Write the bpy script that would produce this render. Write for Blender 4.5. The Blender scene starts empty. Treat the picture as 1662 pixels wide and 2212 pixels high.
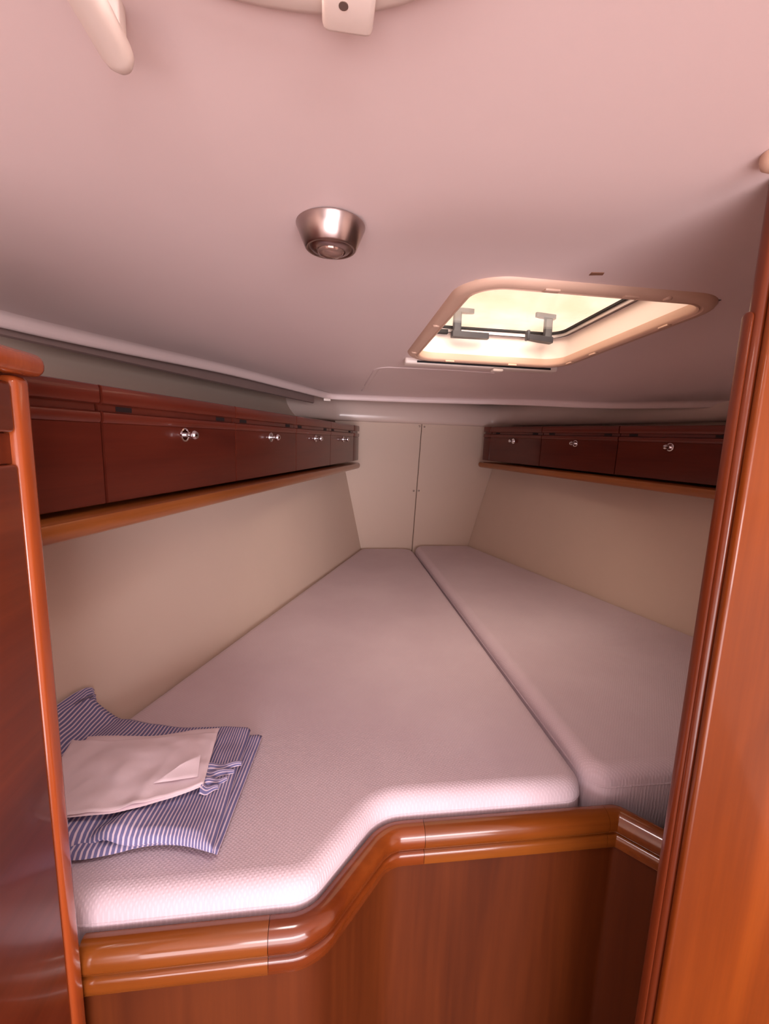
import bpy, bmesh, math, random
from mathutils import Vector, Matrix, noise as mnoise

# ------------------------------------------------------------------ camera, world, lights, exposure
SC = bpy.context.scene
COL = SC.collection
rad = math.radians
F_PX, PITCH, YAW, ROLL = 950.0, rad(9.02), rad(7.43), rad(1.95)
cam_d = bpy.data.cameras.new('camera'); cam = bpy.data.objects.new('camera', cam_d); COL.objects.link(cam)
cam_d.sensor_fit = 'HORIZONTAL'; cam_d.sensor_width = 36.0; cam_d.lens = F_PX / 1662 * 36.0
cam_d.clip_start = 0.02
_fw = Vector((math.sin(YAW) * math.cos(PITCH), math.cos(YAW) * math.cos(PITCH), -math.sin(PITCH)))
_r = Vector((math.cos(YAW), -math.sin(YAW), 0)); _u = _r.cross(_fw)
_r2 = _r * math.cos(ROLL) + _u * math.sin(ROLL); _u2 = _u * math.cos(ROLL) - _r * math.sin(ROLL)
M = Matrix((_r2, _u2, -_fw)).transposed().to_4x4(); M.translation = (-0.48, 0, 1.44)
cam.matrix_world = M
SC.camera = cam

world = bpy.data.worlds.new('daylight'); SC.world = world; world.use_nodes = True
bg = world.node_tree.nodes['Background']
bg.inputs['Color'].default_value = (1.0, 0.97, 0.95, 1); bg.inputs['Strength'].default_value = 0.80

def area(name, loc, target, sx, sy, power, color):
    d = bpy.data.lights.new(name, 'AREA'); d.shape = 'RECTANGLE'; d.size = sx; d.size_y = sy
    d.energy = power; d.color = color
    o = bpy.data.objects.new(name, d); COL.objects.link(o); o.location = loc
    o.rotation_euler = (Vector(target) - Vector(loc)).to_track_quat('-Z', 'Y').to_euler()
    return o
area('saloon_window_light', (0.0, -3.3, 1.20), (-0.45, 1.5, 1.30), 2.2, 0.8, 60.0, (1.0, 0.89, 0.93))
area('added_ceiling_fill', (-0.55, -1.75, 0.30), (-0.75, 0.0, 1.75), 2.2, 1.4, 46.0, (1.0, 0.86, 0.89))  # added upward fill brightening the ceiling, in place of light off the sole
sun_d = bpy.data.lights.new('overcast_sun', 'SUN'); sun_d.energy = 8.5; sun_d.angle = rad(85); sun_d.color = (0.74, 0.86, 1.0)
sun = bpy.data.objects.new('overcast_sun', sun_d); COL.objects.link(sun); sun.rotation_euler = (rad(36), rad(0), 0)
area('round_hatch_daylight', (-0.515, 0.172, 1.775), (-0.50, 0.30, 0.0), 0.18, 0.18, 1.5, (1.0, 0.90, 0.92))

SC.view_settings.view_transform = 'Standard'; SC.view_settings.look = 'None'
SC.view_settings.gamma = 1.0; SC.view_settings.use_curve_mapping = False
SC.view_settings.exposure = 0.86

# ------------------------------------------------------------------ helpers
def lin(c):
    return tuple((v / 255 / 12.92) if v / 255 <= 0.04045 else ((v / 255 + 0.055) / 1.055) ** 2.4 for v in c)
def obj(name, me, m, parent=None):
    o = bpy.data.objects.new(name, me); COL.objects.link(o)
    if m is not None and not me.materials: me.materials.append(m)
    if parent is not None: o.parent = parent
    return o
def tag(o, label=None, cat=None, group=None, kind=None):
    if label: o['label'] = label
    if cat: o['category'] = cat
    if group: o['group'] = group
    if kind: o['kind'] = kind
    return o
def thing(name, label, cat, mat4=None, group=None):
    o = bpy.data.objects.new(name, None); COL.objects.link(o); o.empty_display_size = 0.05
    if mat4 is not None: o.matrix_world = mat4
    return tag(o, label, cat, group)
def smooth(me, ang=40):
    me.shade_smooth(); me.set_sharp_from_angle(angle=rad(ang)); return me
def mesh(verts, faces, ang=40, fix=True):
    me = bpy.data.meshes.new('m'); me.from_pydata([tuple(v) for v in verts], [], faces)
    if fix:
        bm = bmesh.new(); bm.from_mesh(me); bmesh.ops.remove_doubles(bm, verts=bm.verts, dist=1e-6)
        bmesh.ops.recalc_face_normals(bm, faces=bm.faces); bm.to_mesh(me); bm.free()
    me.update(); return smooth(me, ang)
def box(x0, x1, y0, y1, z0, z1, bev=0.0, seg=3, ang=40):
    bm = bmesh.new(); bmesh.ops.create_cube(bm, size=1)
    for v in bm.verts:
        v.co = Vector((x0 + (v.co.x + .5) * (x1 - x0), y0 + (v.co.y + .5) * (y1 - y0), z0 + (v.co.z + .5) * (z1 - z0)))
    if bev: bmesh.ops.bevel(bm, geom=bm.edges[:], offset=bev, segments=seg, profile=0.5, affect='EDGES')
    me = bpy.data.meshes.new('m'); bm.to_mesh(me); bm.free(); return smooth(me, ang)
def prism(poly, axis_pts, ang=40):
    """closed polygon rings -> capped solid; axis_pts: list of functions mapping poly pt to 3d"""
    n = len(poly); vs = []; fs = []
    for f in axis_pts: vs += [f(p) for p in poly]
    for k in range(len(axis_pts) - 1):
        for i in range(n):
            j = (i + 1) % n; fs.append((k * n + i, k * n + j, (k + 1) * n + j, (k + 1) * n + i))
    fs.append(tuple(range(n))[::-1]); fs.append(tuple((len(axis_pts) - 1) * n + i for i in range(n)))
    return mesh(vs, fs, ang)
def extrude_x(prof, x0, x1, ang=40): return prism(prof, [lambda p: (x0, p[0], p[1]), lambda p: (x1, p[0], p[1])], ang)
def lathe(prof, n=40, ang=40):
    """prof: (r, z) list"""
    vs = []; fs = []
    for r, z in prof:
        for i in range(n):
            a = 2 * math.pi * i / n; vs.append((r * math.cos(a), r * math.sin(a), z))
    for k in range(len(prof) - 1):
        for i in range(n):
            j = (i + 1) % n; fs.append((k * n + i, k * n + j, (k + 1) * n + j, (k + 1) * n + i))
    fs.append(tuple(range(n))[::-1]); fs.append(tuple((len(prof) - 1) * n + i for i in range(n)))
    return mesh(vs, fs, ang)
def tube(pts, r, n=12, caps=True, closed=False, ang=60):
    pts = [Vector(p) for p in pts]; vs = []; fs = []; N = len(pts)
    rr = r if isinstance(r, (list, tuple)) else [r] * N
    for k, p in enumerate(pts):
        a = pts[(k - 1) % N] if (closed or k > 0) else p; b = pts[(k + 1) % N] if (closed or k < N - 1) else p
        t = (b - a).normalized(); up = Vector((0, 0, 1)) if abs(t.z) < .9 else Vector((0, 1, 0))
        s = t.cross(up).normalized(); u = s.cross(t)
        for i in range(n):
            q = 2 * math.pi * i / n; vs.append(p + (s * math.cos(q) + u * math.sin(q)) * rr[k])
    for k in range(N if closed else N - 1):
        k2 = (k + 1) % N
        for i in range(n):
            j = (i + 1) % n; fs.append((k * n + i, k * n + j, k2 * n + j, k2 * n + i))
    if not closed: fs.append(tuple(range(n))[::-1]); fs.append(tuple((N - 1) * n + i for i in range(n)))
    return mesh(vs, fs, ang)
def round_poly(pts, radii, seg=8, closed=True):
    """2-D polygon/polyline with filleted corners"""
    out = []; N = len(pts)
    if not isinstance(radii, (list, tuple)): radii = [radii] * N
    for i in range(N):
        p = Vector(pts[i][:2])
        if (not closed and i in (0, N - 1)) or radii[i] <= 0: out.append((p.x, p.y)); continue
        a = Vector(pts[(i - 1) % N][:2]); b = Vector(pts[(i + 1) % N][:2])
        d1 = (a - p).normalized(); d2 = (b - p).normalized()
        th = math.acos(max(-1, min(1, d1.dot(d2))))
        if abs(th - math.pi) < 1e-3: out.append((p.x, p.y)); continue
        t = min(radii[i] / math.tan(th / 2), (a - p).length * .499, (b - p).length * .499); r = t * math.tan(th / 2)
        c = p + (d1 + d2).normalized() * (r / math.sin(th / 2))
        s = p + d1 * t - c; e = p + d2 * t - c
        a0 = math.atan2(s.y, s.x); a1 = math.atan2(e.y, e.x); da = (a1 - a0 + math.pi) % (2 * math.pi) - math.pi
        for k in range(seg + 1):
            q = a0 + da * k / seg; out.append((c.x + r * math.cos(q), c.y + r * math.sin(q)))
    return out
def normals2(path, closed=False):
    """left-hand mitred normals of a 2-D path"""
    N = len(path); P = [Vector(p) for p in path]; out = []
    for i in range(N):
        ds = []
        if closed or i > 0: ds.append((P[i] - P[i - 1]).normalized())
        if closed or i < N - 1: ds.append((P[(i + 1) % N] - P[i]).normalized())
        ns = [Vector((-d.y, d.x)) for d in ds]
        n = ns[0] if len(ns) == 1 else (ns[0] + ns[1]).normalized() / max(.4, (ns[0] + ns[1]).normalized().dot(ns[0]))
        out.append(n)
    return out
def sweep(path, prof, closed_path=False, closed_prof=True, zs=None, caps=True, ang=40):
    """prof: (offset along left normal, z)"""
    nn = normals2(path, closed_path); n = len(prof); N = len(path); vs = []; fs = []
    for i in range(N):
        z0 = zs[i] if zs else 0
        for o, z in prof: vs.append((path[i][0] + nn[i].x * o, path[i][1] + nn[i].y * o, z0 + z))
    for i in range(N if closed_path else N - 1):
        i2 = (i + 1) % N
        for k in range(n if closed_prof else n - 1):
            k2 = (k + 1) % n; fs.append((i * n + k, i * n + k2, i2 * n + k2, i2 * n + k))
    if caps and closed_prof and not closed_path:
        fs.append(tuple(range(n))[::-1]); fs.append(tuple((N - 1) * n + k for k in range(n)))
    return mesh(vs, fs, ang)
def resample(path, step):
    out = []; path = [p for i, p in enumerate(path) if i == 0 or math.dist(p, path[i - 1]) > 1e-5]
    for a, b in zip(path[:-1], path[1:]):
        L = math.dist(a, b); k = max(1, int(L / step))
        for i in range(k): out.append((a[0] + (b[0] - a[0]) * i / k, a[1] + (b[1] - a[1]) * i / k))
    out.append(path[-1]); return out

# ------------------------------------------------------------------ materials
def new_mat(name):
    m = bpy.data.materials.new(name); m.use_nodes = True; nt = m.node_tree
    return m, nt, nt.nodes['Principled BSDF']
def coords(nt, scale=(1, 1, 1), rot=(0, 0, 0), kind='Object'):
    tc = nt.nodes.new('ShaderNodeTexCoord'); mp = nt.nodes.new('ShaderNodeMapping')
    mp.inputs['Scale'].default_value = scale; mp.inputs['Rotation'].default_value = rot
    nt.links.new(tc.outputs[kind], mp.inputs['Vector']); return mp.outputs['Vector']
def noise_tex(nt, vec, scale, detail=4, rough=.5, dist=0):
    n = nt.nodes.new('ShaderNodeTexNoise'); n.inputs['Scale'].default_value = scale; n.inputs['Detail'].default_value = detail
    n.inputs['Roughness'].default_value = rough; n.inputs['Distortion'].default_value = dist
    nt.links.new(vec, n.inputs['Vector']); return n.outputs['Fac']
def ramp(nt, fac, stops):
    r = nt.nodes.new('ShaderNodeValToRGB'); e = r.color_ramp.elements
    while len(e) < len(stops): e.new(.5)
    for i, (p, c) in enumerate(stops): e[i].position = p; e[i].color = (*c, 1)
    nt.links.new(fac, r.inputs['Fac']); return r.outputs['Color']
def mixc(nt, a, b, fac, mode='MIX'):
    m = nt.nodes.new('ShaderNodeMix'); m.data_type = 'RGBA'; m.blend_type = mode
    for s, v in ((m.inputs[0], fac), (m.inputs[6], a), (m.inputs[7], b)):
        if hasattr(v, 'is_linked') or hasattr(v, 'links'): nt.links.new(v, s)
        elif isinstance(v, (int, float)): s.default_value = v
        else: s.default_value = (*v, 1)
    return m.outputs[2]
def bump(nt, p, h, strength, dist):
    b = nt.nodes.new('ShaderNodeBump'); b.inputs['Strength'].default_value = strength; b.inputs['Distance'].default_value = dist
    nt.links.new(h, b.inputs['Height']); nt.links.new(b.outputs['Normal'], p.inputs['Normal'])
def plain(name, c, rough=.5, metal=0.0, var=.06, vs=6.0, bstr=0.0, bscale=300, spec=.5, coat=0.0):
    m, nt, p = new_mat(name); v = coords(nt)
    n = noise_tex(nt, v, vs, 5, .6)
    l = lin(c); d = tuple(x * (1 - var) for x in l); u = tuple(min(1, x * (1 + var)) for x in l)
    nt.links.new(ramp(nt, n, [(.3, d), (.7, u)]), p.inputs['Base Color'])
    p.inputs['Roughness'].default_value = rough; p.inputs['Metallic'].default_value = metal
    p.inputs['Specular IOR Level'].default_value = spec; p.inputs['Coat Weight'].default_value = coat
    if bstr: bump(nt, p, noise_tex(nt, v, bscale, 3, .5), bstr, .001)
    return m
def wood(name, light, mid, dark, axis=2, rough=.3, coat=.5, sc=1.0, rot=(0, 0, 0)):
    m, nt, p = new_mat(name)
    s = [7.0 * sc] * 3; s[axis] = .7 * sc
    v = coords(nt, s, rot)
    big = noise_tex(nt, v, 1.0, 4, .55, .9)
    c1 = ramp(nt, big, [(.30, lin(dark)), (.5, lin(mid)), (.72, lin(light))])
    s2 = [60.0 * sc] * 3; s2[axis] = 2.2 * sc
    v2 = coords(nt, s2, rot)
    fine = noise_tex(nt, v2, 1.3, 5, .65, .3)
    c2 = ramp(nt, fine, [(.35, (.60, .55, .52)), (.62, (1, 1, 1))])
    col = mixc(nt, c1, c2, .38, 'MULTIPLY')
    nt.links.new(col, p.inputs['Base Color'])
    p.inputs['Roughness'].default_value = rough
    p.inputs['Coat Weight'].default_value = coat; p.inputs['Coat Roughness'].default_value = .09
    p.inputs['Specular IOR Level'].default_value = .28
    bump(nt, p, fine, .06, .001)
    return m

M_CEIL = plain('headliner_gelcoat', (226, 206, 203), .42, var=.02, vs=1.5, bstr=.03, bscale=500)
M_LINER = plain('hull_liner_vinyl', (212, 192, 176), .6, var=.025, vs=2.0, bstr=.05, bscale=900)
M_COVE = plain('cove_gelcoat', (224, 205, 195), .22, var=.02, vs=2.0, spec=.5)
M_PANEL = plain('bulkhead_vinyl', (214, 193, 176), .6, var=.02, vs=2.0, bstr=.05, bscale=900)
M_SEAM = plain('seam_shadow_gap', (95, 70, 55), .8)
M_SHADETRIM = plain('recess_shade_tone', (150, 126, 120), .9, var=.05)  # dark tone stands mostly for shade in the left recess
M_LOCK = wood('locker_mahogany', (106, 46, 31), (92, 37, 26), (76, 28, 21), axis=0, rough=.28, coat=.35)
M_FASC = wood('locker_fascia_mahogany', (118, 52, 36), (103, 43, 30), (88, 34, 24), axis=0, rough=.3, coat=.4)
M_LEDGE = wood('ledge_teak', (162, 98, 50), (147, 84, 39), (126, 66, 29), axis=0, rough=.3, coat=.5)
M_RAIL = wood('rail_cherry', (140, 79, 29), (124, 64, 21), (100, 47, 14), axis=0, rough=.25, coat=.8)
M_RAILD = wood('rail_cherry_diagonal', (138, 70, 27), (122, 57, 20), (102, 44, 15), axis=0, rough=.25, coat=.8, rot=(0, 0, rad(-42)))
M_FRONT = wood('berth_front_veneer', (100, 47, 16), (88, 39, 12), (74, 31, 9), axis=2, rough=.45, coat=.06)
M_JAMB = wood('jamb_cherry', (142, 71, 18), (126, 58, 13), (100, 43, 10), axis=2, rough=.32, coat=.35)
M_JAMBR = wood('jamb_reveal_cherry', (120, 56, 26), (106, 45, 19), (86, 33, 13), axis=2, rough=.3, coat=.35)
M_CAB = wood('cabinet_mahogany', (124, 58, 32), (108, 45, 24), (88, 34, 17), axis=1, rough=.36, coat=.25, rot=(rad(35), 0, 0))
M_POST = wood('cabinet_edge_cherry', (172, 84, 40), (156, 70, 31), (130, 52, 22), axis=2, rough=.25, coat=.7)
M_FLOOR = wood('cabin_sole_teak', (120, 66, 36), (104, 54, 28), (80, 40, 20), axis=1, rough=.4, coat=.3)
M_CHROME = plain('chrome', (225, 222, 225), .08, 1.0, var=.01)
M_BRUSH = plain('brushed_steel', (178, 162, 158), .28, 1.0, var=.04, vs=20)
M_LAMPGLASS = plain('lamp_lens', (150, 122, 112), .12, .6, var=.05)
M_SLOT = plain('dark_slot', (34, 18, 18), .9)
M_PLAST = plain('cream_plastic', (214, 180, 158), .45, var=.03, vs=8)
M_WHITEP = plain('white_plastic', (236, 222, 212), .35, var=.015, vs=5)
M_ALU = plain('anodised_aluminium', (190, 180, 178), .35, .7, var=.03)
M_RUBBER = plain('black_rubber', (20, 18, 20), .7)
M_HANDLE = plain('dark_grey_plastic', (44, 44, 50), .42, var=.08, vs=30)
M_SCREW = plain('steel_screw', (165, 150, 140), .3, 1.0)
M_BASE = plain('berth_plywood', (120, 80, 50), .8)
M_CLOTHW = plain('white_cotton', (226, 208, 214), .9, var=.02, vs=12, bstr=.12, bscale=700)
M_MARK = plain('brown_scuff', (128, 88, 66), .8)

def mattress_mat():
    m, nt, p = new_mat('woven_mattress_cover'); v = coords(nt)
    def wave(direc, scale):
        r = nt.nodes.new('ShaderNodeMapping'); r.inputs['Rotation'].default_value = (0, 0, rad(direc))
        nt.links.new(v, r.inputs['Vector'])
        w = nt.nodes.new('ShaderNodeTexWave'); w.wave_type = 'BANDS'; w.inputs['Scale'].default_value = scale
        w.inputs['Distortion'].default_value = 1.2; w.inputs['Detail'].default_value = 1.0; w.inputs['Detail Scale'].default_value = 2.0
        nt.links.new(r.outputs['Vector'], w.inputs['Vector']); return w.outputs['Fac']
    a = wave(38, 62); b = wave(-52, 62)
    mx = nt.nodes.new('ShaderNodeMath'); mx.operation = 'MULTIPLY'; nt.links.new(a, mx.inputs[0]); nt.links.new(b, mx.inputs[1])
    n = noise_tex(nt, v, 900, 2, .5)
    ad = nt.nodes.new('ShaderNodeMath'); ad.operation = 'MULTIPLY_ADD'; ad.inputs[1].default_value = .5
    nt.links.new(n, ad.inputs[0]); nt.links.new(mx.outputs[0], ad.inputs[2])
    big = noise_tex(nt, v, 3.0, 4, .6)
    c = ramp(nt, big, [(.3, lin((207, 189, 197))), (.7, lin((217, 201, 208)))])
    cc = ramp(nt, ad.outputs[0], [(.1, (.90, .885, .885)), (.7, (1, 1, 1))])
    nt.links.new(mixc(nt, c, cc, .8, 'MULTIPLY'), p.inputs['Base Color'])
    p.inputs['Roughness'].default_value = .95; p.inputs['Specular IOR Level'].default_value = .15
    p.inputs['Sheen Weight'].default_value = .2
    bump(nt, p, ad.outputs[0], .35, .0012)
    return m
M_MATT = mattress_mat()
def stripe_mat():
    m, nt, p = new_mat('blue_striped_cotton'); uv = coords(nt, (1, 1, 1), (0, 0, 0), 'UV')
    sx = nt.nodes.new('ShaderNodeSeparateXYZ'); nt.links.new(uv, sx.inputs[0])
    fr = nt.nodes.new('ShaderNodeMath'); fr.operation = 'PINGPONG'; fr.inputs[1].default_value = .5
    nt.links.new(sx.outputs[0], fr.inputs[0])
    nz = noise_tex(nt, coords(nt), 160, 3, .6)
    c = ramp(nt, fr.outputs[0], [(.15, lin((212, 196, 210))), (.23, lin((112, 110, 150)))])
    cc = ramp(nt, nz, [(.3, (.86, .86, .88)), (.7, (1, 1, 1))])
    nt.links.new(mixc(nt, c, cc, .7, 'MULTIPLY'), p.inputs['Base Color'])
    p.inputs['Roughness'].default_value = .9; p.inputs['Specular IOR Level'].default_value = .2
    bump(nt, p, noise_tex(nt, coords(nt), 700, 2, .5), .2, .001)
    return m
M_STRIPE = stripe_mat()
def pane_mat():
    m, nt, p = new_mat('weathered_acrylic'); nt.nodes.remove(p); out = nt.nodes['Material Output']
    v = coords(nt)
    n = noise_tex(nt, v, 5.0, 5, .6, .4)
    sp = noise_tex(nt, coords(nt, (60, 25, 1)), 1.4, 4, .7)
    c = ramp(nt, n, [(.28, (.94, .72, .56)), (.5, (.96, .78, .65)), (.72, (.98, .85, .76))])
    c2 = ramp(nt, sp, [(.26, (.55, .45, .36)), (.33, (1, 1, 1))])
    col = mixc(nt, c, c2, .35, 'MULTIPLY')
    tl = nt.nodes.new('ShaderNodeBsdfTranslucent'); tr = nt.nodes.new('ShaderNodeBsdfTransparent'); gl = nt.nodes.new('ShaderNodeBsdfGlossy')
    gl.inputs['Roughness'].default_value = .1
    nt.links.new(col, tl.inputs['Color']); nt.links.new(col, tr.inputs['Color'])
    a = nt.nodes.new('ShaderNodeMixShader'); a.inputs[0].default_value = .95
    nt.links.new(tl.outputs[0], a.inputs[1]); nt.links.new(tr.outputs[0], a.inputs[2])
    b = nt.nodes.new('ShaderNodeMixShader'); b.inputs[0].default_value = .04
    nt.links.new(a.outputs[0], b.inputs[1]); nt.links.new(gl.outputs[0], b.inputs[2]); nt.links.new(b.outputs[0], out.inputs['Surface'])
    return m
M_PANE = pane_mat()

# ------------------------------------------------------------------ structure
YB = 2.62
def left_x(y, z): return (-1.0619203 + 0.370 * y - 0.201 * z) / 0.907
def right_x(y, z): return (0.8779880 - 0.266 * y + 0.239 * z) / 0.934
def slab(f, s):
    """leaning hull wall with thickness; f(y,z)->x, s = outward sign"""
    pts = []
    for x_off in (0, .03 * s):
        for y, z in ((-3.6, 0), (YB + .02, 0), (YB + .02, 1.80), (-3.6, 1.80)): pts.append((f(y, z) + x_off, y, z))
    return mesh(pts, [(0, 1, 2, 3), (4, 5, 6, 7), (0, 1, 5, 4), (1, 2, 6, 5), (2, 3, 7, 6), (3, 0, 4, 7)], 30)
def left_wall():
    kz = [(0, 0), (1.40, 0), (1.46, -.07), (1.80, -.14)]; vs = []; fs = []
    for y in (-3.6, YB + .02):
        vs += [(left_x(y, z) + o, y, z) for z, o in kz] + [(left_x(y, z) + o - .03, y, z) for z, o in kz[::-1]]
    for k in range(8): fs.append((k, (k + 1) % 8, 8 + (k + 1) % 8, 8 + k))
    return mesh(vs, fs + [tuple(range(8))[::-1], tuple(range(8, 16))], 30)
tag(obj('wall_left', left_wall(), M_LINER), kind='structure')
tag(obj('wall_right', slab(right_x, 1), M_LINER), kind='structure')
tag(obj('floor', box(-3.4, 3.4, -3.7, 2.7, -.03, 0), M_FLOOR), kind='structure')
tag(obj('wall_back', box(-3.4, 3.4, -3.66, -3.6, 0, 1.85), M_CAB), kind='structure')
wf = tag(obj('wall_front', box(-.78, .80, YB + .006, YB + .05, 0, 1.85), M_SEAM), kind='structure')
def quad_board(q, y0, y1, bev=.003):
    bm = bmesh.new(); vs = [[bm.verts.new((x, y, z)) for x, z in q] for y in (y0, y1)]
    bm.faces.new(vs[0]); bm.faces.new(vs[1][::-1])
    for i in range(4):
        j = (i + 1) % 4; bm.faces.new((vs[0][j], vs[0][i], vs[1][i], vs[1][j]))
    bmesh.ops.recalc_face_normals(bm, faces=bm.faces); bmesh.ops.bevel(bm, geom=bm.edges[:], offset=bev, segments=2, affect='EDGES')
    me = bpy.data.meshes.new('m'); bm.to_mesh(me); bm.free(); return smooth(me, 30)
zlo, zhi = .55, 1.60
def sx(z): return .043 + (z - .796) / .758 * .026
obj('panel', quad_board([(left_x(YB, zlo), zlo), (sx(zlo) - .0022, zlo), (sx(zhi) - .0022, zhi), (left_x(YB, zhi), zhi)], YB, YB + .012), M_PANEL, wf)
obj('panel', quad_board([(sx(zlo) + .0022, zlo), (right_x(YB, zlo), zlo), (right_x(YB, zhi), zhi), (sx(zhi) + .0022, zhi)], YB, YB + .012), M_PANEL, wf)
scr = lathe([(.0001, .0035), (.003, .0033), (.0055, .002), (.006, 0), (.006, -.004)], 14)
for x, z in ((.053, 1.54), (.084, 1.538), (.036, 1.154), (.068, 1.155)):
    s = obj('screw', scr, M_SCREW, wf); s.location = (x, YB, z); s.rotation_euler = (rad(90), 0, 0)

# ceiling outline (convex), clockwise seen from above -> left normal points outwards
OUT = [(-1.85, -3.6), (-1.60, -.70), (-1.36, .26), (-1.063, .900), (-.475, 2.225), (-.057, 2.182), (.30, 2.100), (.66, 1.80), (.89, 1.394), (1.12, .80), (1.36, .0), (1.60, -1.0), (1.85, -3.6)]
OUT_R = round_poly(OUT, [0, .9, .9, 1.2, .07, .6, .35, .6, .9, .9, .9, 0], 8, closed=False)
def dist_in(x, y):
    d = 9
    for a, b in zip(OUT[:-1], OUT[1:]):
        ex, ey = b[0] - a[0], b[1] - a[1]; L = math.hypot(ex, ey)
        d = min(d, ((x - a[0]) * ey - (y - a[1]) * ex) / L)
    return max(0, d)
def sstep(a, b, x):
    t = max(0, min(1, (x - a) / (b - a))); return t * t * (3 - 2 * t)
def z_ceil(x, y):
    ze = 1.662 - .04 * sstep(.25, .95, x) - .017 * sstep(-.75, -1.06, x)
    t = min(1, dist_in(x, y) / 1.4)
    z = ze + .060 * (1 - (1 - t) ** 2)
    # the headliner is moulded flat around the deck hatch
    ox = max(-.258 - x, x - .265, 0); oy = max(.761 - y, y - 1.45, 0)
    w = 1 - sstep(.03, .26, math.hypot(ox, oy))
    return z * (1 - w) + (1.7005 + (1.40 - y) * .0349) * w
H_IN = (-.222, .229, .797, 1.363)      # deck hatch opening
S_IN = (-.632, -.392, .052, .292)     # small round hatch over the entrance
def gridline(lo, hi, step, extra):
    g = [lo + (hi - lo) * i / int((hi - lo) / step) for i in range(int((hi - lo) / step) + 1)]
    g = [v for v in g if all(abs(v - e) > .02 for e in extra)] + list(extra); return sorted(g)
HO = [(h[0] - .012, h[1] + .012, h[2] - .012, h[3] + .012) for h in (H_IN, S_IN)]
gx = gridline(-1.98, 1.98, .06, [h[i] for h in HO for i in (0, 1)]); gy = gridline(-3.6, 2.26, .06, [h[i] for h in HO for i in (2, 3)])
bm = bmesh.new(); V = {}
for i, x in enumerate(gx):
    for j, y in enumerate(gy): V[i, j] = bm.verts.new((x, y, 0))
for i in range(len(gx) - 1):
    for j in range(len(gy) - 1):
        cx, cy = (gx[i] + gx[i + 1]) / 2, (gy[j] + gy[j + 1]) / 2
        if any(h[0] < cx < h[1] and h[2] < cy < h[3] for h in HO): continue
        bm.faces.new((V[i, j], V[i, j + 1], V[i + 1, j + 1], V[i + 1, j]))
for a, b in zip(OUT_R[:-1], OUT_R[1:]):
    if math.dist(a, b) < 1e-5: continue
    n = Vector((-(b[1] - a[1]), b[0] - a[0], 0)).normalized()
    bmesh.ops.bisect_plane(bm, geom=bm.verts[:] + bm.edges[:] + bm.faces[:], plane_co=(a[0], a[1], 0), plane_no=n, clear_outer=True, dist=1e-6)
for v in bm.verts: v.co.z = z_ceil(v.co.x, v.co.y)
bmesh.ops.remove_doubles(bm, verts=bm.verts, dist=1e-5)
me = bpy.data.meshes.new('m'); bm.to_mesh(me); bm.free()
ceil = tag(obj('ceiling', smooth(me, 50), M_CEIL), kind='structure')
edge_path = resample(OUT_R, .05)
edge_z = [z_ceil(*p) for p in edge_path]
lipp = [(-.012, .0015), (-.004, -.001), (.001, -.006), (.0035, -.014), (.004, -.021), (.007, -.025), (.012, -.025), (.015, -.021), (.016, .02), (.02, .05), (.45, .05)]
obj('headliner_lip', sweep(edge_path, lipp, closed_prof=False, zs=edge_z, ang=60), M_CEIL, ceil)
# raised flat around the hatch, a faint moulded step in the headliner
st = resample(round_poly([(-.325, 2.10), (-.318, 1.56), (-.20, 1.565), (.10, 1.57)], [0, .05, 0, 0], 8, closed=False), .04)
obj('moulded_step', sweep(st, [(-.010, -.0004), (-.004, -.0016), (.0, -.002), (.004, -.0016), (.010, -.0004), (.010, .004), (-.010, .004)], zs=[z_ceil(*p) for p in st], ang=80), M_CEIL, ceil)
# deck above the headliner, pierced by the hatches
bm = bmesh.new(); dv = {}
dxs = sorted([-3.4, 3.4] + [v for h in HO for v in (h[0] - .03, h[1] + .03)]); dys = sorted([-3.7, 2.75] + [v for h in HO for v in (h[2] - .03, h[3] + .03)])
for i, x in enumerate(dxs):
    for j, y in enumerate(dys): dv[i, j] = bm.verts.new((x, y, 1.79))
for i in range(len(dxs) - 1):
    for j in range(len(dys) - 1):
        cx_, cy_ = (dxs[i] + dxs[i + 1]) / 2, (dys[j] + dys[j + 1]) / 2
        if any(h[0] - .03 < cx_ < h[1] + .03 and h[2] - .03 < cy_ < h[3] + .03 for h in HO): continue
        bm.faces.new((dv[i, j], dv[i + 1, j], dv[i + 1, j + 1], dv[i, j + 1]))
me = bpy.data.meshes.new('m'); bm.to_mesh(me); bm.free()
tag(obj('ceiling_deck', me, M_CEIL), kind='structure')
# cove moulding over the bow bulkhead, running aft above the right lockers
cp = round_poly([(-.760, 2.30), (-.455, 2.575), (.50, 2.575), (.585, 2.47), (right_x(1.6, 1.62) - .03, 1.6), (right_x(.5, 1.62) - .03, .5)], [0, .10, .12, .2, 0, 0], 10, closed=False)
cp = resample(cp, .05)
cov = [(.09, 1.553), (-.028, 1.553), (-.040, 1.557), (-.046, 1.568), (-.047, 1.590), (-.043, 1.615), (-.032, 1.640), (-.014, 1.662), (.012, 1.684), (.09, 1.71)]
tag(obj('trim_1', sweep(cp, cov, ang=60), M_COVE), kind='structure')
# dark strip behind the left headliner edge, mostly recess shade put into colour
dp = [(-1.112, .90), (-.838, 1.545), (-.555, 2.19)]
tag(obj('shade_trim', sweep(dp, [(-.003, 1.615), (.004, 1.612), (.010, 1.62), (.010, 1.712), (-.003, 1.712)], ang=50), M_SHADETRIM), kind='structure')

# ------------------------------------------------------------------ berth
RP_L = [(-.803, .552), (-.555, .552)]
ogee = round_poly([(-.555, .552), (-.500, .552), (-.375, .694), (-.300, .694)], [0, .10, .13, 0], 10, closed=False)
RP_M = [(-.300, .694), (.055, .694)]
RP_R = round_poly([(.055, .694), (.085, .694), (.255, .500)], [0, .055, 0], 10, closed=False)
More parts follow.
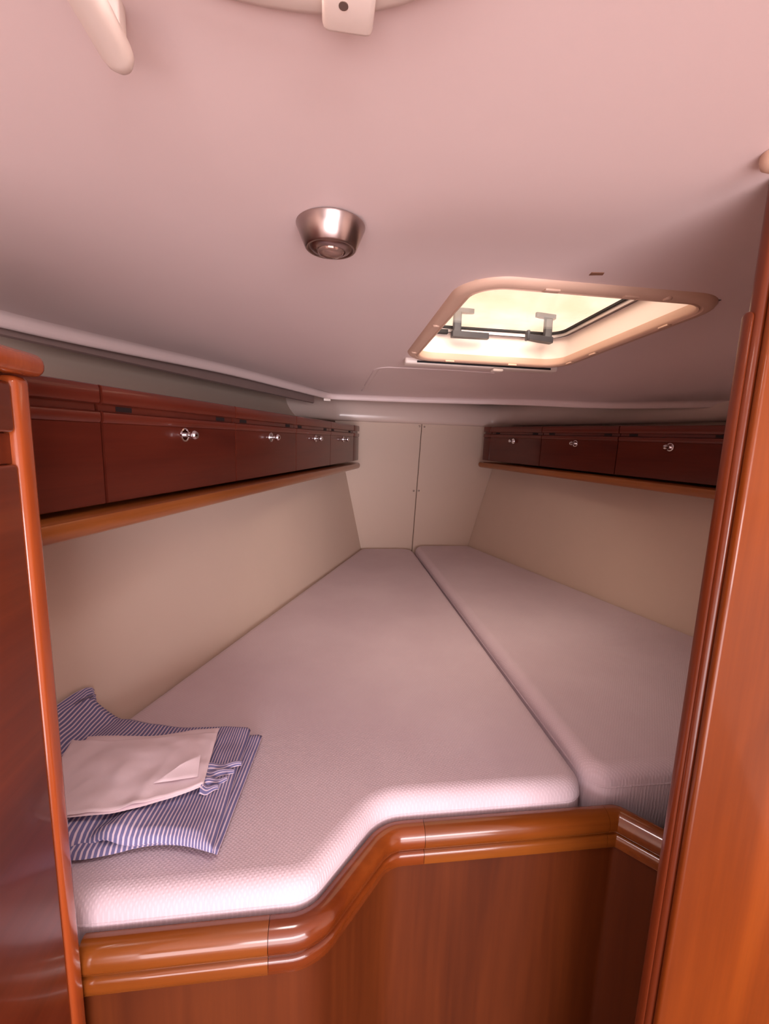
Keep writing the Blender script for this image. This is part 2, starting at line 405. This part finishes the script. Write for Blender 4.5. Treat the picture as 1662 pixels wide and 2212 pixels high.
# cross-section: offset negative = towards the cabin entrance
rail_prof = [(.0, .660), (.0, .757), (-.006, .7615), (-.015, .761), (-.024, .757), (-.031, .749), (-.035, .738), (-.036, .724), (-.034, .711), (-.030, .704), (-.024, .7005),
             (-.0245, .698), (-.029, .696), (-.032, .692), (-.033, .687), (-.033, .664), (-.031, .660)]
rail_prof = [(o * .88, .7615 + (z - .7615) * .70) for o, z in rail_prof]
front = thing('bunk', 'varnished wooden berth base with a rounded rail along the mattress fronts', 'berth')
for pth, mt in ((RP_L, M_RAIL), (ogee, M_RAILD), (RP_M, M_RAIL), (RP_R, M_RAIL)):
    pth = resample(pth, .05)
    p2 = list(pth)
    a, b = Vector(p2[0]), Vector(p2[1]); p2[0] = tuple(a + (b - a).normalized() * .0004)
    a, b = Vector(p2[-1]), Vector(p2[-2]); p2[-1] = tuple(a + (b - a).normalized() * .0004)
    obj('rail', sweep(p2, rail_prof, ang=35), mt, front)
whole = RP_L[:1] + ogee + RP_M + RP_R[1:]
ww = []
for p in whole:
    if not ww or math.dist(p, ww[-1]) > 1e-4: ww.append(p)
obj('front_panel', sweep(ww, [(-.002, 0), (-.002, .6900), (-.019, .6900), (-.019, 0)], ang=35), M_FRONT, front)

def cushion(outline, zb, zt, r, crown=.004):
    """outline counter-clockwise; rounded top edge"""
    prof = [(.006, zb), (.0, zb + .015), (-.002, (zb + zt - r) / 2), (.0, zt - r)]
    for k in range(1, 9):
        a = k / 8 * math.pi / 2; prof.append((r * (1 - math.cos(a)), zt - r + r * math.sin(a)))
    nn = normals2(outline, True); n = len(outline); vs = []; fs = []
    for ins, z in prof:
        for p, q in zip(outline, nn): vs.append((p[0] + q.x * ins, p[1] + q.y * ins, z))
    for k in range(len(prof) - 1):
        for i in range(n):
            j = (i + 1) % n; fs.append((k * n + i, k * n + j, (k + 1) * n + j, (k + 1) * n + i))
    fs.append(tuple(range(n))[::-1])
    me = bpy.data.meshes.new('m'); me.from_pydata(vs, [], fs)
    bm = bmesh.new(); bm.from_mesh(me); bm.verts.ensure_lookup_table()
    f = bm.faces.new([bm.verts[(len(prof) - 1) * n + i] for i in range(n)])
    bmesh.ops.recalc_face_normals(bm, faces=bm.faces)
    nf = len(bm.faces)
    tri = bmesh.ops.triangulate(bm, faces=[f], ngon_method='EAR_CLIP')['faces']; top = [t.index for t in tri]
    bm.faces.index_update(); top = [t.index for t in tri]
    bm.to_mesh(me); bm.free(); me = smooth(me, 60)
    for k in top: me.polygons[k].use_smooth = False
    return me
lo_ = lambda y: left_x(y, .8) + .004
ro_ = lambda y: right_x(y, .82) - .004
zL, zR = .800, .820
outL = [(lo_(.575) + .002, .560), (-.800, .557), (-.555, .558), (-.500, .558), (-.380, .699), (-.300, .700), (.030, .700), (.040, 2.612), (lo_(2.612), 2.612)]
outLr = round_poly(outL, [.04, 0, 0, .10, .13, 0, .045, .08, .06], 10)
outLr = resample(outLr + [outLr[0]], .06)[:-1]
outR = [(.037, .706), (ro_(.706), .706), (ro_(2.612), 2.612), (.047, 2.612)]
outRr = round_poly(outR, [.045, .045, .06, .08], 10)
outRr = resample(outRr + [outRr[0]], .06)[:-1]
def seam_ring(out, ins, z, r):
    nn = normals2(out, True); return tube([(p[0] + n.x * ins, p[1] + n.y * ins, z) for p, n in zip(out, nn)], r, 6, closed=True)
mL = thing('berth_mattress', 'wide white woven mattress carrying the folded blanket, left of the centre seam', 'mattress')
obj('cushion', cushion(outLr, .675, zL, .030), M_MATT, mL); obj('piping', seam_ring(outLr, .001, zL - .036, .0028), M_MATT, mL)
mR = thing('berth_mattress', 'narrow white woven mattress with nothing on it, right of the centre seam', 'mattress')
obj('cushion', cushion(outRr, .675, zR, .030), M_MATT, mR); obj('piping', seam_ring(outRr, .001, zR - .036, .0028), M_MATT, mR)
bp_ = [(lo_(.6) + .04, .575), (-.80, .575), (-.50, .572), (-.37, .712), (.06, .712), (ro_(.712) - .05, .712), (ro_(2.6) - .05, 2.60), (lo_(2.6) + .05, 2.60)]
obj('platform', prism(bp_, [lambda p: (p[0], p[1], .60), lambda p: (p[0], p[1], .674)]), M_BASE, front)

# ------------------------------------------------------------------ overhead lockers
HL = .190            # locker front height
def rot_frame(origin, xdir, ydir):
    x = Vector(xdir).normalized(); y = Vector(ydir); y = (y - x * y.dot(x)).normalized(); z = x.cross(y)
    m = Matrix((x, y, z)).transposed().to_4x4(); m.translation = origin; return m
KNOB_R = lathe([(.0001, .0), (.0135, .0), (.0145, .0015), (.0140, .003), (.0115, .0036), (.0110, .0026), (.0001, .0026)], 28)
KNOB_B = lathe([(.0001, .0), (.0045, .0), (.0042, .010), (.005, .014), (.0085, .017), (.0100, .021), (.0095, .026), (.0065, .0295), (.0001, .0305)], 24)
def front_profile(part):
    t = HL
    if part == 'fascia': return [(-.016, t - .030), (.001, t - .030), (.004, t - .0285), (.0055, t - .025), (.0055, t - .006), (.004, t - .0015), (.000, t), (-.016, t)]
    if part == 'groove': return [(-.016, t - .041), (-.005, t - .041), (-.0055, t - .030), (-.016, t - .030)]
    if part == 'lip': return [(-.016, t - .060), (.0015, t - .060), (.0045, t - .056), (.0055, t - .050), (.0045, t - .0435), (.0005, t - .041), (-.016, t - .041)]
    if part == 'panel': return [(-.016, .0), (.0015, .0), (.003, .0015), (.003, t - .0602), (-.016, t - .0602)]
def make_locker(mat4, w, label, group, door=True, d0=.1, d1=.2, endcap=0, cap=.12):
    """front in local xz-plane, x centred, +y into the cabin; d0/d1 body depth at -x / +x end"""
    t = thing('overhead_locker', label, 'locker', mat4, group)
    h = w / 2 - .0022
    obj('body', prism([(-h, -.016), (h, -.016), (h, -d1), (-h, -d0)], [lambda p: (p[0], p[1], .002), lambda p: (p[0], p[1], HL - .003)]), M_LOCK, t)
    obj('fascia', extrude_x(front_profile('fascia'), -h, h), M_FASC, t)
    g = obj('groove', extrude_x(front_profile('groove'), -h, h), M_FASC, t)
    obj('lip', extrude_x(front_profile('lip'), -h, h), M_FASC, t)
    d = obj('door' if door else 'panel', extrude_x(front_profile('panel'), -h, h), M_LOCK, t)
    if door:
        for sgn in (-1, 1):
            c = sgn * w * .365
            obj('vent_slot', box(c - .018, c + .018, -.0052, -.0040, HL - .0395, HL - .0315), M_SLOT, g)
        k = obj('knob', KNOB_B, M_CHROME, d); k.location = (0, .003, HL * .605); k.rotation_euler = (rad(-90), 0, 0)
        k = obj('rosette', KNOB_R, M_CHROME, d); k.location = (0, .003, HL * .605); k.rotation_euler = (rad(-90), 0, 0)
    if endcap:
        x0 = endcap * (w / 2 + .0006); x1 = endcap * (w / 2 + cap)
        e = obj('end_cap', box(min(x0, x1), max(x0, x1), -.055, .003, .0, HL - .0605, .004), M_LOCK, t)
        obj('end_cap_lip', box(min(x0, x1), max(x0, x1) , -.06, .0065, HL - .060, HL - .041, .004), M_FASC, t)
        obj('end_cap_groove', box(min(x0, x1 - endcap * .006), max(x0, x1 - endcap * .006), -.06, -.003, HL - .0408, HL - .0302), M_FASC, t)
        obj('end_cap_fascia', box(min(x0, x1), max(x0, x1), -.06, .0065, HL - .030, HL, .004), M_FASC, t)
    return t
# left run: s measured aft from the bow end
LP = Vector((-.316, 2.5, 1.334)); Ldir = Vector((-.292, -.956, -.005)); Ln = Vector((.956, -.292, 0))
RPt = Vector((.412, 2.5, 1.357)); Rdir = Vector((.258, -.966, -.014)); Rn = Vector((-.966, -.258, 0))
def depthL(s):
    p = LP + Ldir * s; return (p.x - left_x(p.y, p.z)) * .93 - .012
def depthR(s):
    p = RPt + Rdir * s; return (right_x(p.y, p.z) - p.x) * .93 - .012
GL = 'overhead lockers along the left hull'; GR = 'overhead lockers along the right hull'
runL = [(.125, .546, 'mahogany locker with chrome knob at the bow end of the left row', 'bow'),
        (.546, .960, 'mahogany locker with chrome knob, second from the bow in the left row', ''),
        (.960, 1.382, 'mahogany locker with chrome knob, third from the bow in the left row', ''),
        (1.382, 1.808, 'largest-looking mahogany locker with chrome knob, left row, next to the plain panel', '')]
for s0, s1, lab, e in runL:
    sm = (s0 + s1) / 2
    make_locker(rot_frame(LP + Ldir * sm, Ldir, Ln), s1 - s0, lab, GL, True, depthL(s0), depthL(s1), -1 if e else 0)
make_locker(rot_frame(LP + Ldir * 1.898, Ldir, Ln), .176, 'plain mahogany locker front without a knob beside the left cabinet', GL, False, depthL(1.81), depthL(1.98))
runR = [(.070, .482, 'mahogany locker with chrome knob at the bow end of the right row', 'bow'),
        (.482, .911, 'mahogany locker with chrome knob in the middle of the right row', ''),
        (.911, 1.338, 'mahogany locker with chrome knob in the right row, partly behind the door jamb', '')]
for s0, s1, lab, e in runR:
    sm = (s0 + s1) / 2
    make_locker(rot_frame(RPt + Rdir * sm, -Rdir, Rn), s1 - s0, lab, GR, True, depthR(s1), depthR(s0), 1 if e else 0, .066)
def ledge(P, D, N, s0, s1, dep, lab, rev):
    t = thing('locker_ledge', lab, 'ledge', rot_frame(P, D if not rev else -D, N))
    sg = -1 if rev else 1
    prof = [(0, -.043), (.012, -.043), (.020, -.039), (.024, -.030), (.024, -.022), (.021, -.014), (.013, -.010), (0, -.010)]
    def ring(s, k, yk):
        return lambda p: (s * sg, (p[0] * yk - (0 if p[0] > 0 else dep(s) - .004)), -.0265 + (p[1] + .0265) * k)
    rings = [ring(s0, .3, .55), ring(s0 + .003, .72, .8), ring(s0 + .010, .95, .97), ring(s0 + .018, 1, 1), ring(s1, 1, 1)]
    o = obj('board', prism(prof, rings), M_LEDGE, t)
    return t
ledge(LP, Ldir, Ln, .035, 1.99, depthL, 'long honey-coloured wooden ledge under the left row of lockers', False)
ledge(RPt, Rdir, Rn, -.01, 1.66, depthR, 'honey-coloured wooden ledge under the right row of lockers', True)

# ------------------------------------------------------------------ left cabinet
CX, CY = -.791, .520
cab = thing('side_cabinet', 'tall mahogany cabinet with rounded top cap at the left edge', 'cabinet', Matrix.Translation((0, 0, 0)))
cx0 = -.93
obj('body', box(cx0, CX - .014, .285, CY - .02, 0, 1.494), M_CAB, cab)
pnl = obj('side_panel', box(CX - .013, CX - .003, .285, CY - .026, .02, 1.405, .004), M_CAB, cab)
obj('upper_panel', box(CX - .013, CX - .002, .285, CY - .026, 1.437, 1.487, .005), M_CAB, cab)
obj('groove', box(CX - .013, CX - .009, .285, CY - .026, 1.406, 1.436), M_CAB, cab)
obj('corner_post', box(cx0, CX, CY - .0255, CY, 0, 1.494, .007), M_POST, cab)
capm = box(cx0 - .01, CX + .012, .283, CY + .012, 1.495, 1.519, .011, 5)
obj('top_cap', capm, M_POST, cab)

# ------------------------------------------------------------------ door jamb at the right
jb = thing('door_jamb', 'glossy orange-brown wooden door jamb at the right edge', 'door jamb')
JX = -.036
obj('post', box(JX, .055, .4325, .450, 0, z_ceil(0, .44) + .001, .006, 4), M_JAMBR, jb)
obj('face_board', box(JX + .004, .40, .4215, .4320, 0, z_ceil(.40, .42) - .002, .004), M_JAMB, jb)
stp = [( .434, 0), (.4515, 0)]
sp = round_poly([(.439, 0), (.452, 0), (.452, 1.590), (.439, 1.590)], [0, 0, .006, .006], 8)
obj('door_stop', prism(sp, [lambda p: (JX - .0005, p[0], p[1]), lambda p: (JX - .0020, p[0], p[1]), lambda p: (JX - .0035, .4455 + (p[0] - .4455) * .7, p[1] - .002 * (p[1] > 1))], 50), M_JAMBR, jb)
wx = [.056 + (right_x(.44, 1.6) - .056) * k / 12 for k in range(13)]
wtop = [(x, z_ceil(min(x, 1.2), .44) + .004) for x in wx]
tag(obj('wall_aft_right', prism([(.056, 0), (right_x(.44, 0), 0)] + wtop[::-1], [lambda p: (p[0], .4325, p[1]), lambda p: (p[0], .449, p[1])]), M_JAMB), kind='structure')

tag(obj('shade_wall_left', prism([(-.80, .0), (left_x(.26, 0) - .01, .0), (left_x(.26, 1.40) - .01, 1.40), (-.80, 1.40)], [lambda p: (p[0], .25, p[1]), lambda p: (p[0], .28, p[1])]), M_CAB), kind='structure')  # unseen wall added to shade the left recess, cut low to light the ceiling
# ------------------------------------------------------------------ deck hatch
def ring_profile(inn, r_in, w, prof):
    x0, x1, y0, y1 = inn
    p = round_poly([(x0, y0), (x1, y0), (x1, y1), (x0, y1)], r_in, 10)      # CCW: left normal inward
    return sweep(p, [(-o, z) for o, z in prof], closed_path=True, ang=40)
def deck_hatch(name, label, inn, y_ref, z_ref, slope, full, rc=.055):
    x0, x1, y0, y1 = inn; cx, cy = (x0 + x1) / 2, (y0 + y1) / 2
    mt = Matrix.Translation((cx, cy, z_ref + (y_ref - cy) * math.tan(slope))) @ Matrix.Rotation(-slope, 4, 'X')
    t = thing(name, label, 'hatch', mt)
    L = (x0 - cx, x1 - cx, y0 - cy, y1 - cy)
    fr = obj('trim_frame', ring_profile(L, rc, .035, [(0, .012), (0, -.004), (.002, -.008), (.006, -.010), (.008, -.0075), (.011, -.0075), (.013, -.010), (.024, -.0095), (.031, -.006), (.035, .000), (.036, .012)]), M_PLAST if full else M_WHITEP, t)
    obj('coaming', ring_profile(L, rc, .03, [(.0015, .0125), (.008, .075), (.012, .075), (.006, .0125)]), M_WHITEP, t)
    obj('metal_rim', ring_profile(L, rc, .03, [(-.006, .073), (-.004, .0755), (.012, .0765), (.016, .0765), (.016, .090), (-.001, .090), (-.004, .085)]), M_ALU, t)
    obj('gasket', ring_profile(L, rc, .03, [(-.008, .0845), (-.0035, .0845), (-.0035, .0905), (-.008, .0905)]), M_RUBBER, t)
    pp = round_poly([(L[0] - .012, L[2] - .012), (L[1] + .012, L[2] - .012), (L[1] + .012, L[3] + .012), (L[0] - .012, L[3] + .012)], rc + .005, 8)
    obj('pane', prism(pp, [lambda p: (p[0], p[1], .091), lambda p: (p[0], p[1], .097)]), M_PANE, t)
    obj('deck_collar', ring_profile((L[0] - .013, L[1] + .013, L[2] - .013, L[3] + .013), rc + .005, .1, [(.0, .076), (.10, .09), (.10, .012), (.024, .012)]), M_WHITEP, t)
    if not full: return t, L
    # clips and notches on the trim
    for x, y, a in ((-.10, L[2] - .018, 0), (.05, L[2] - .018, 0), (-.12, L[3] + .006, 0), (.08, L[3] + .006, 0)):
        obj('clip', box(x - .014, x + .014, y - .006, y + .006, -.0125, -.008, .0015), M_PLAST, fr)
    for x, y in ((L[1] + .008, -.16), (L[1] + .008, .10), (L[1] + .008, .22)):
        obj('clip', box(x - .006, x + .006, y - .014, y + .014, -.0125, -.008, .0015), M_PLAST, fr)
    for x, y in ((L[0] - .02, -.05), (L[0] - .02, .21), (.12, L[2] - .02)):
        c = obj('screw_cap', lathe([(.0001, -.0125), (.006, -.012), (.0085, -.009), (.0085, -.006)], 18), M_PLAST, fr); c.location = (x, y, 0)
    # two handles on the forward rim
    for hx, sg, tilt in ((-.112, 1, 0.0), (.172, -1, .30)):
        hy = L[3] - .030
        hd = obj('handle', prism(round_poly([(-.014, -.011), (.014, -.011), (.014, .011), (-.014, .011)], .006, 4), [lambda p: (hx + p[0] * 1.1, hy + p[1], .058), lambda p: (hx + p[0] * .85, hy + p[1] * .85, .075), lambda p: (hx + p[0] * .85, hy + p[1] * .85, .128)], 50), M_HANDLE, t)
        def place(pl, z0, z1, dz=0):
            pl = round_poly(pl, .004, 3); ca, sa = math.cos(tilt * sg), math.sin(tilt * sg)
            f = lambda z: (lambda p: (hx + sg * (p[0] * ca) - p[1] * sa * 0, hy + p[1] - abs(p[0]) * math.sin(tilt) * (p[0] > .02), z + dz * p[0]))
            return prism(pl, [f(z0), f(z1)], 30)
        obj('lever', place([(-.016, -.012), (.030, -.011), (.098 if sg > 0 else .074, -.009), (.098 if sg > 0 else .074, .008), (.030, .011), (-.016, .012)], .052, .068), M_HANDLE, hd)
        if sg < 0: obj('lever_tip', box(hx - .078, hx - .070, hy - .034, hy - .014, .050, .078, .002), M_HANDLE, hd)
        obj('paddle', place([(-.022, -.010), (.030, -.009), (.050, -.006), (.050, .006), (.030, .009), (-.022, .010)], .122, .134), M_HANDLE, hd)
    obj('hinge_plate', box(-.165, -.132, L[3] - .010, L[3] + .002, .0665, .0795, .002), M_RUBBER, t)
    # roller blind housing forward of the frame
    bl = obj('blind_housing', box(-.252, .250, L[3] + .0375, L[3] + .080, -.016, .010, .006), M_WHITEP, t)
    obj('blind_slot', box(-.215, .225, L[3] + .0365, L[3] + .0375, -.012, -.006), M_RUBBER, bl)
    obj('pull_tab', box(.030, .064, L[3] + .030, L[3] + .060, -.026, -.016, .004), M_WHITEP, bl)
    return t, L
deck_hatch('deck_hatch', 'open square deck hatch with cream frame, amber pane and two dark handles', H_IN, 1.40, 1.700, rad(2.0), True)
sh, SL = deck_hatch('deck_hatch', 'bright curved rim of a small round hatch at the top edge of the ceiling', S_IN, .292, z_ceil(-.52, .30) - .002, 0.0, False, .112)
tb = obj('catch', box(-.0155, .0155, SL[3] - .012, SL[3] + .030, -.019, -.0105, .004, 3), M_WHITEP, sh); tb.location = (.040, -.004, 0)
tbh = obj('catch_hole', lathe([(.0001, -.0194), (.0028, -.0194), (.0028, -.018)], 14), M_SCREW, sh); tbh.location = (.037, SL[3] + .006, 0)

# ------------------------------------------------------------------ ceiling fittings
lx, ly = -.481, .600
LS = .88
lamp = thing('ceiling_lamp', 'cone-shaped brushed steel spotlight on the ceiling, switched off', 'lamp', Matrix.Translation((lx, ly, z_ceil(lx, ly) - .001)) @ Matrix.Diagonal((LS, LS, LS * .9, 1)))
obj('housing', lathe([(.0001, .0), (.0475, .0), (.0485, -.001), (.0485, -.003), (.0365, -.034), (.0345, -.036), (.032, -.036), (.030, -.033), (.0001, -.033)], 56, 30), M_BRUSH, lamp)
obj('inner_ring', lathe([(.0001, -.0332), (.0295, -.0332), (.027, -.037), (.021, -.039), (.0195, -.037), (.0001, -.036)], 48, 40), M_BRUSH, lamp)
obj('lens', lathe([(.0001, -.0365), (.0188, -.0365), (.018, -.041), (.014, -.0445), (.008, -.0465), (.0001, -.047)], 40, 60), M_LAMPGLASS, lamp)
gz = z_ceil(-.616, .2)
gh = thing('grab_handle', 'blurred white rod with a rounded end at the top left, under the ceiling', 'handle', Matrix.Translation((-.616, .16, gz)))
obj('rod', tube([(0, -.24, -.030), (0, .176, -.030), (0, .182, -.030), (0, .187, -.030), (0, .1895, -.030)], [.0100, .0100, .0092, .0065, .0018], 20), M_WHITEP, gh)
obj('bracket', box(-.005, .005, .172, .184, -.024, -.0005, .002), M_WHITEP, gh)
obj('bracket', box(-.005, .005, -.215, -.19, -.024, -.0005, .002), M_WHITEP, gh)
fx, fy = -.036, .412
tag(obj('round_cap', lathe([(.0001, -.014), (.008, -.0135), (.013, -.010), (.0145, -.005), (.0145, .0)], 24, 60), M_PLAST), 'small cream round cap on the ceiling beside the door jamb top', 'cap').location = (-.066, .410, z_ceil(-.066, .410) - .0005)
mk = obj('paint_chip', prism([(-.011, -.004), (.009, -.007), (.012, .002), (.002, .004), (-.009, .007)], [lambda p: (p[0], p[1], 0), lambda p: (p[0], p[1], -.0012)]), M_MARK)
tag(mk, 'small brown chip on the ceiling just aft of the open hatch', 'paint chip'); mk.location = (-.049, .724, z_ceil(-.049, .724) - .0002)
cl = tag(obj('lip_clip', box(-.017, .017, -.008, .008, -.006, .006, .002), M_WHITEP), 'small pale clip under the ceiling edge in the bow corner', 'clip')
cl.location = (-.492, 2.195, 1.632); cl.rotation_euler = (0, 0, rad(10))

# ------------------------------------------------------------------ folded blanket and cloth
def fbm(x, y, s): return mnoise.fractal(Vector((x, y, s)), 1.0, 2.0, 3)
def cloth_slab(pos, nu, nv, thick, stripes, mat, name, parent, across=False):
    """pos(u,v)->Vector of the upper surface; underside offset by thick; rounded rim; UV x counts stripes"""
    bm = bmesh.new(); uvl = bm.loops.layers.uv.new('UVMap')
    top = [[None] * (nv + 1) for _ in range(nu + 1)]; bot = [[None] * (nv + 1) for _ in range(nu + 1)]; U = {}
    for i in range(nu + 1):
        for j in range(nv + 1):
            u, v = i / nu, j / nv; p = pos(u, v)
            rim = i in (0, nu) or j in (0, nv)
            a = bm.verts.new(p - Vector((0, 0, thick * .5 if rim else 0))); top[i][j] = a; U[a] = ((v if across else u) * stripes, v)
            if rim: bot[i][j] = a
            else:
                b = bm.verts.new(p - Vector((0, 0, thick))); bot[i][j] = b; U[b] = ((v if across else u) * stripes, v)
    for i in range(nu):
        for j in range(nv):
            for g, fl in ((top, False), (bot, True)):
                q = [g[i][j], g[i + 1][j], g[i + 1][j + 1], g[i][j + 1]]
                if fl: q = q[::-1]
                try: f = bm.faces.new(q)
                except ValueError: continue
                for l in f.loops: l[uvl].uv = U[l.vert]
    me = bpy.data.meshes.new('m'); bm.to_mesh(me); bm.free(); smooth(me, 70)
    return obj(name, me, mat, parent)
def squeeze(t, k=.06):
    """denser rows near the rim so the rolled edge stays crisp"""
    return t - k * math.sin(2 * math.pi * t) * .6
def lerp(a, b, t): return a + (b - a) * t
ZM = zL + .005
bk = thing('folded_blanket', 'folded blue and white striped cotton blanket lying on the left mattress', 'blanket')
def plan(u, v, shrink=0.0, side=0.0):
    # corner positions on the mattress: front-left, front-right, back-right, back-left
    fl, fr, br, bl_ = Vector((-1.055, .652)), Vector((-.640, .604)), Vector((-.612, .878)), Vector((-1.010, .935))
    f = fl.lerp(fr, u); b = bl_.lerp(br, u)
    p = f.lerp(b, v)
    p.y += .014 * math.sin(u * 9 + .5) * (1 - v) ** 2 + .010 * math.sin(u * 5 + 1) * v * v
    p.x -= shrink * u ** 3 + side * v * u * u
    return p
def wall_rise(p, z):
    x_lim = left_x(p.y, z) + .010
    if p.x < x_lim + .055:
        t = min(1.6, (x_lim + .055 - p.x) / .055); z2 = z + .038 * t ** 1.3
        return max(p.x, left_x(p.y, z2) + .012), z2
    return p.x, z
def lower(u, v):
    u, v = squeeze(u), squeeze(v); p = plan(u, v)
    e = min(1, min(v, 1 - v, 1 - u) / .06); z = ZM + .013 + .004 * e + .004 * fbm(p.x * 9, p.y * 9, 1)
    x, z = wall_rise(p, z); return Vector((x, p.y, z))
def upper(u, v):
    u, v = squeeze(u), squeeze(v); p = plan(u, -.035 + v * 1.035, .012 * (.3 + .7 * v), .012)
    e = min(1, min(v, 1 - v, 1 - u) / .05)
    z = ZM + .027 + .009 * e + .007 * fbm(p.x * 8, p.y * 8, 4)
    # crease running from the front edge up to the right
    cu = .62 + .30 * (v - .05); d = (u - cu)
    z += .013 * math.exp(-(d / .06) ** 2) * sstep(.30, .08, v) - .012 * math.exp(-((d + .10) / .05) ** 2) * sstep(.22, .02, v)
    z += .008 * math.exp(-((v - .60) / .18) ** 2)
    p.y += .028 * math.exp(-((u - .52) / .10) ** 2) * (1 - v) ** 6
    x, z = wall_rise(p, z); return Vector((x, p.y, z))
cloth_slab(lower, 40, 40, .013, 64, M_STRIPE, 'lower_fold', bk)
cloth_slab(upper, 70, 60, .014, 64, M_STRIPE, 'upper_fold', bk)
# rumpled end of the blanket poking out beside the white cloth
for k, (a, b, c, w) in enumerate((((-.690, .734), (-.672, .741), (-.632, .757), .022), ((-.690, .720), (-.676, .722), (-.642, .742), .020), ((-.690, .706), (-.680, .702), (-.650, .722), .020), ((-.688, .694), (-.684, .688), (-.660, .702), .020))):
    A, B, C_ = Vector(a), Vector(b), Vector(c)
    def rum(u, v, A=A, B=B, C_=C_, w=w, k=k):
        q = A.lerp(B, u).lerp(B.lerp(C_, u), u); t = w * (1 - .55 * u)
        zz = ZM + .044 + .011 * math.sin(math.pi * v) ** .7 * (1 - .6 * u) - .006 * u + .002 * math.sin(u * 9 + k * 2)
        return Vector((q.x, q.y + (v - .5) * t + .006 * math.sin(math.pi * v) * (1 - u), zz))
    cloth_slab(rum, 14, 12, .002, 5.5, M_STRIPE, 'rumpled_end', bk, True)
wc = thing('folded_cloth', 'plain white folded cotton cloth lying on top of the striped blanket', 'cloth')
def wplan(u, v):
    fl, fr, br, bl_ = Vector((-.925, .645)), Vector((-.682, .693)), Vector((-.690, .813)), Vector((-.955, .822))
    p = fl.lerp(fr, u).lerp(bl_.lerp(br, u), v)
    p.y -= .018 * math.sin(math.pi * u) * (1 - v) ** 2
    p.y -= .006 * math.sin(math.pi * u * 1.6) * v * v
    return p
def upz(x, y):
    # height of the blanket under the cloth, plus drape
    return ZM + .0475 + .006 * fbm(x * 8, y * 8, 4) + .004 * math.exp(-((y - .76) / .06) ** 2)
def wtop(u, v):
    u, v = squeeze(u), squeeze(v); p = wplan(u, v)
    z = upz(p.x, p.y) + .010 + .0035 * fbm(p.x * 14, p.y * 14, 9)
    z += .004 * math.exp(-((u - .72 - .25 * (v - .5)) / .05) ** 2) * (1 - v)
    return Vector((p.x, p.y, z))
def wlow(u, v):
    u, v = squeeze(u), squeeze(v); p = wplan(.05 + .93 * u, v); p.y += .020 * v; p.x += .004
    return Vector((p.x, p.y, upz(p.x, p.y) + .0055))
cloth_slab(wlow, 40, 30, .004, 1, M_CLOTHW, 'lower_fold', wc)
cloth_slab(wtop, 60, 44, .004, 1, M_CLOTHW, 'upper_fold', wc)
def flap(u, v):
    a, b, c, d = Vector((-.762, .690)), Vector((-.694, .700)), Vector((-.700, .742)), Vector((-.728, .722))
    p = a.lerp(b, u).lerp(d.lerp(c, u), v); return Vector((p.x, p.y, upz(p.x, p.y) + .016 + .007 * v))
cloth_slab(flap, 16, 12, .002, 1, M_CLOTHW, 'turned_corner', wc)
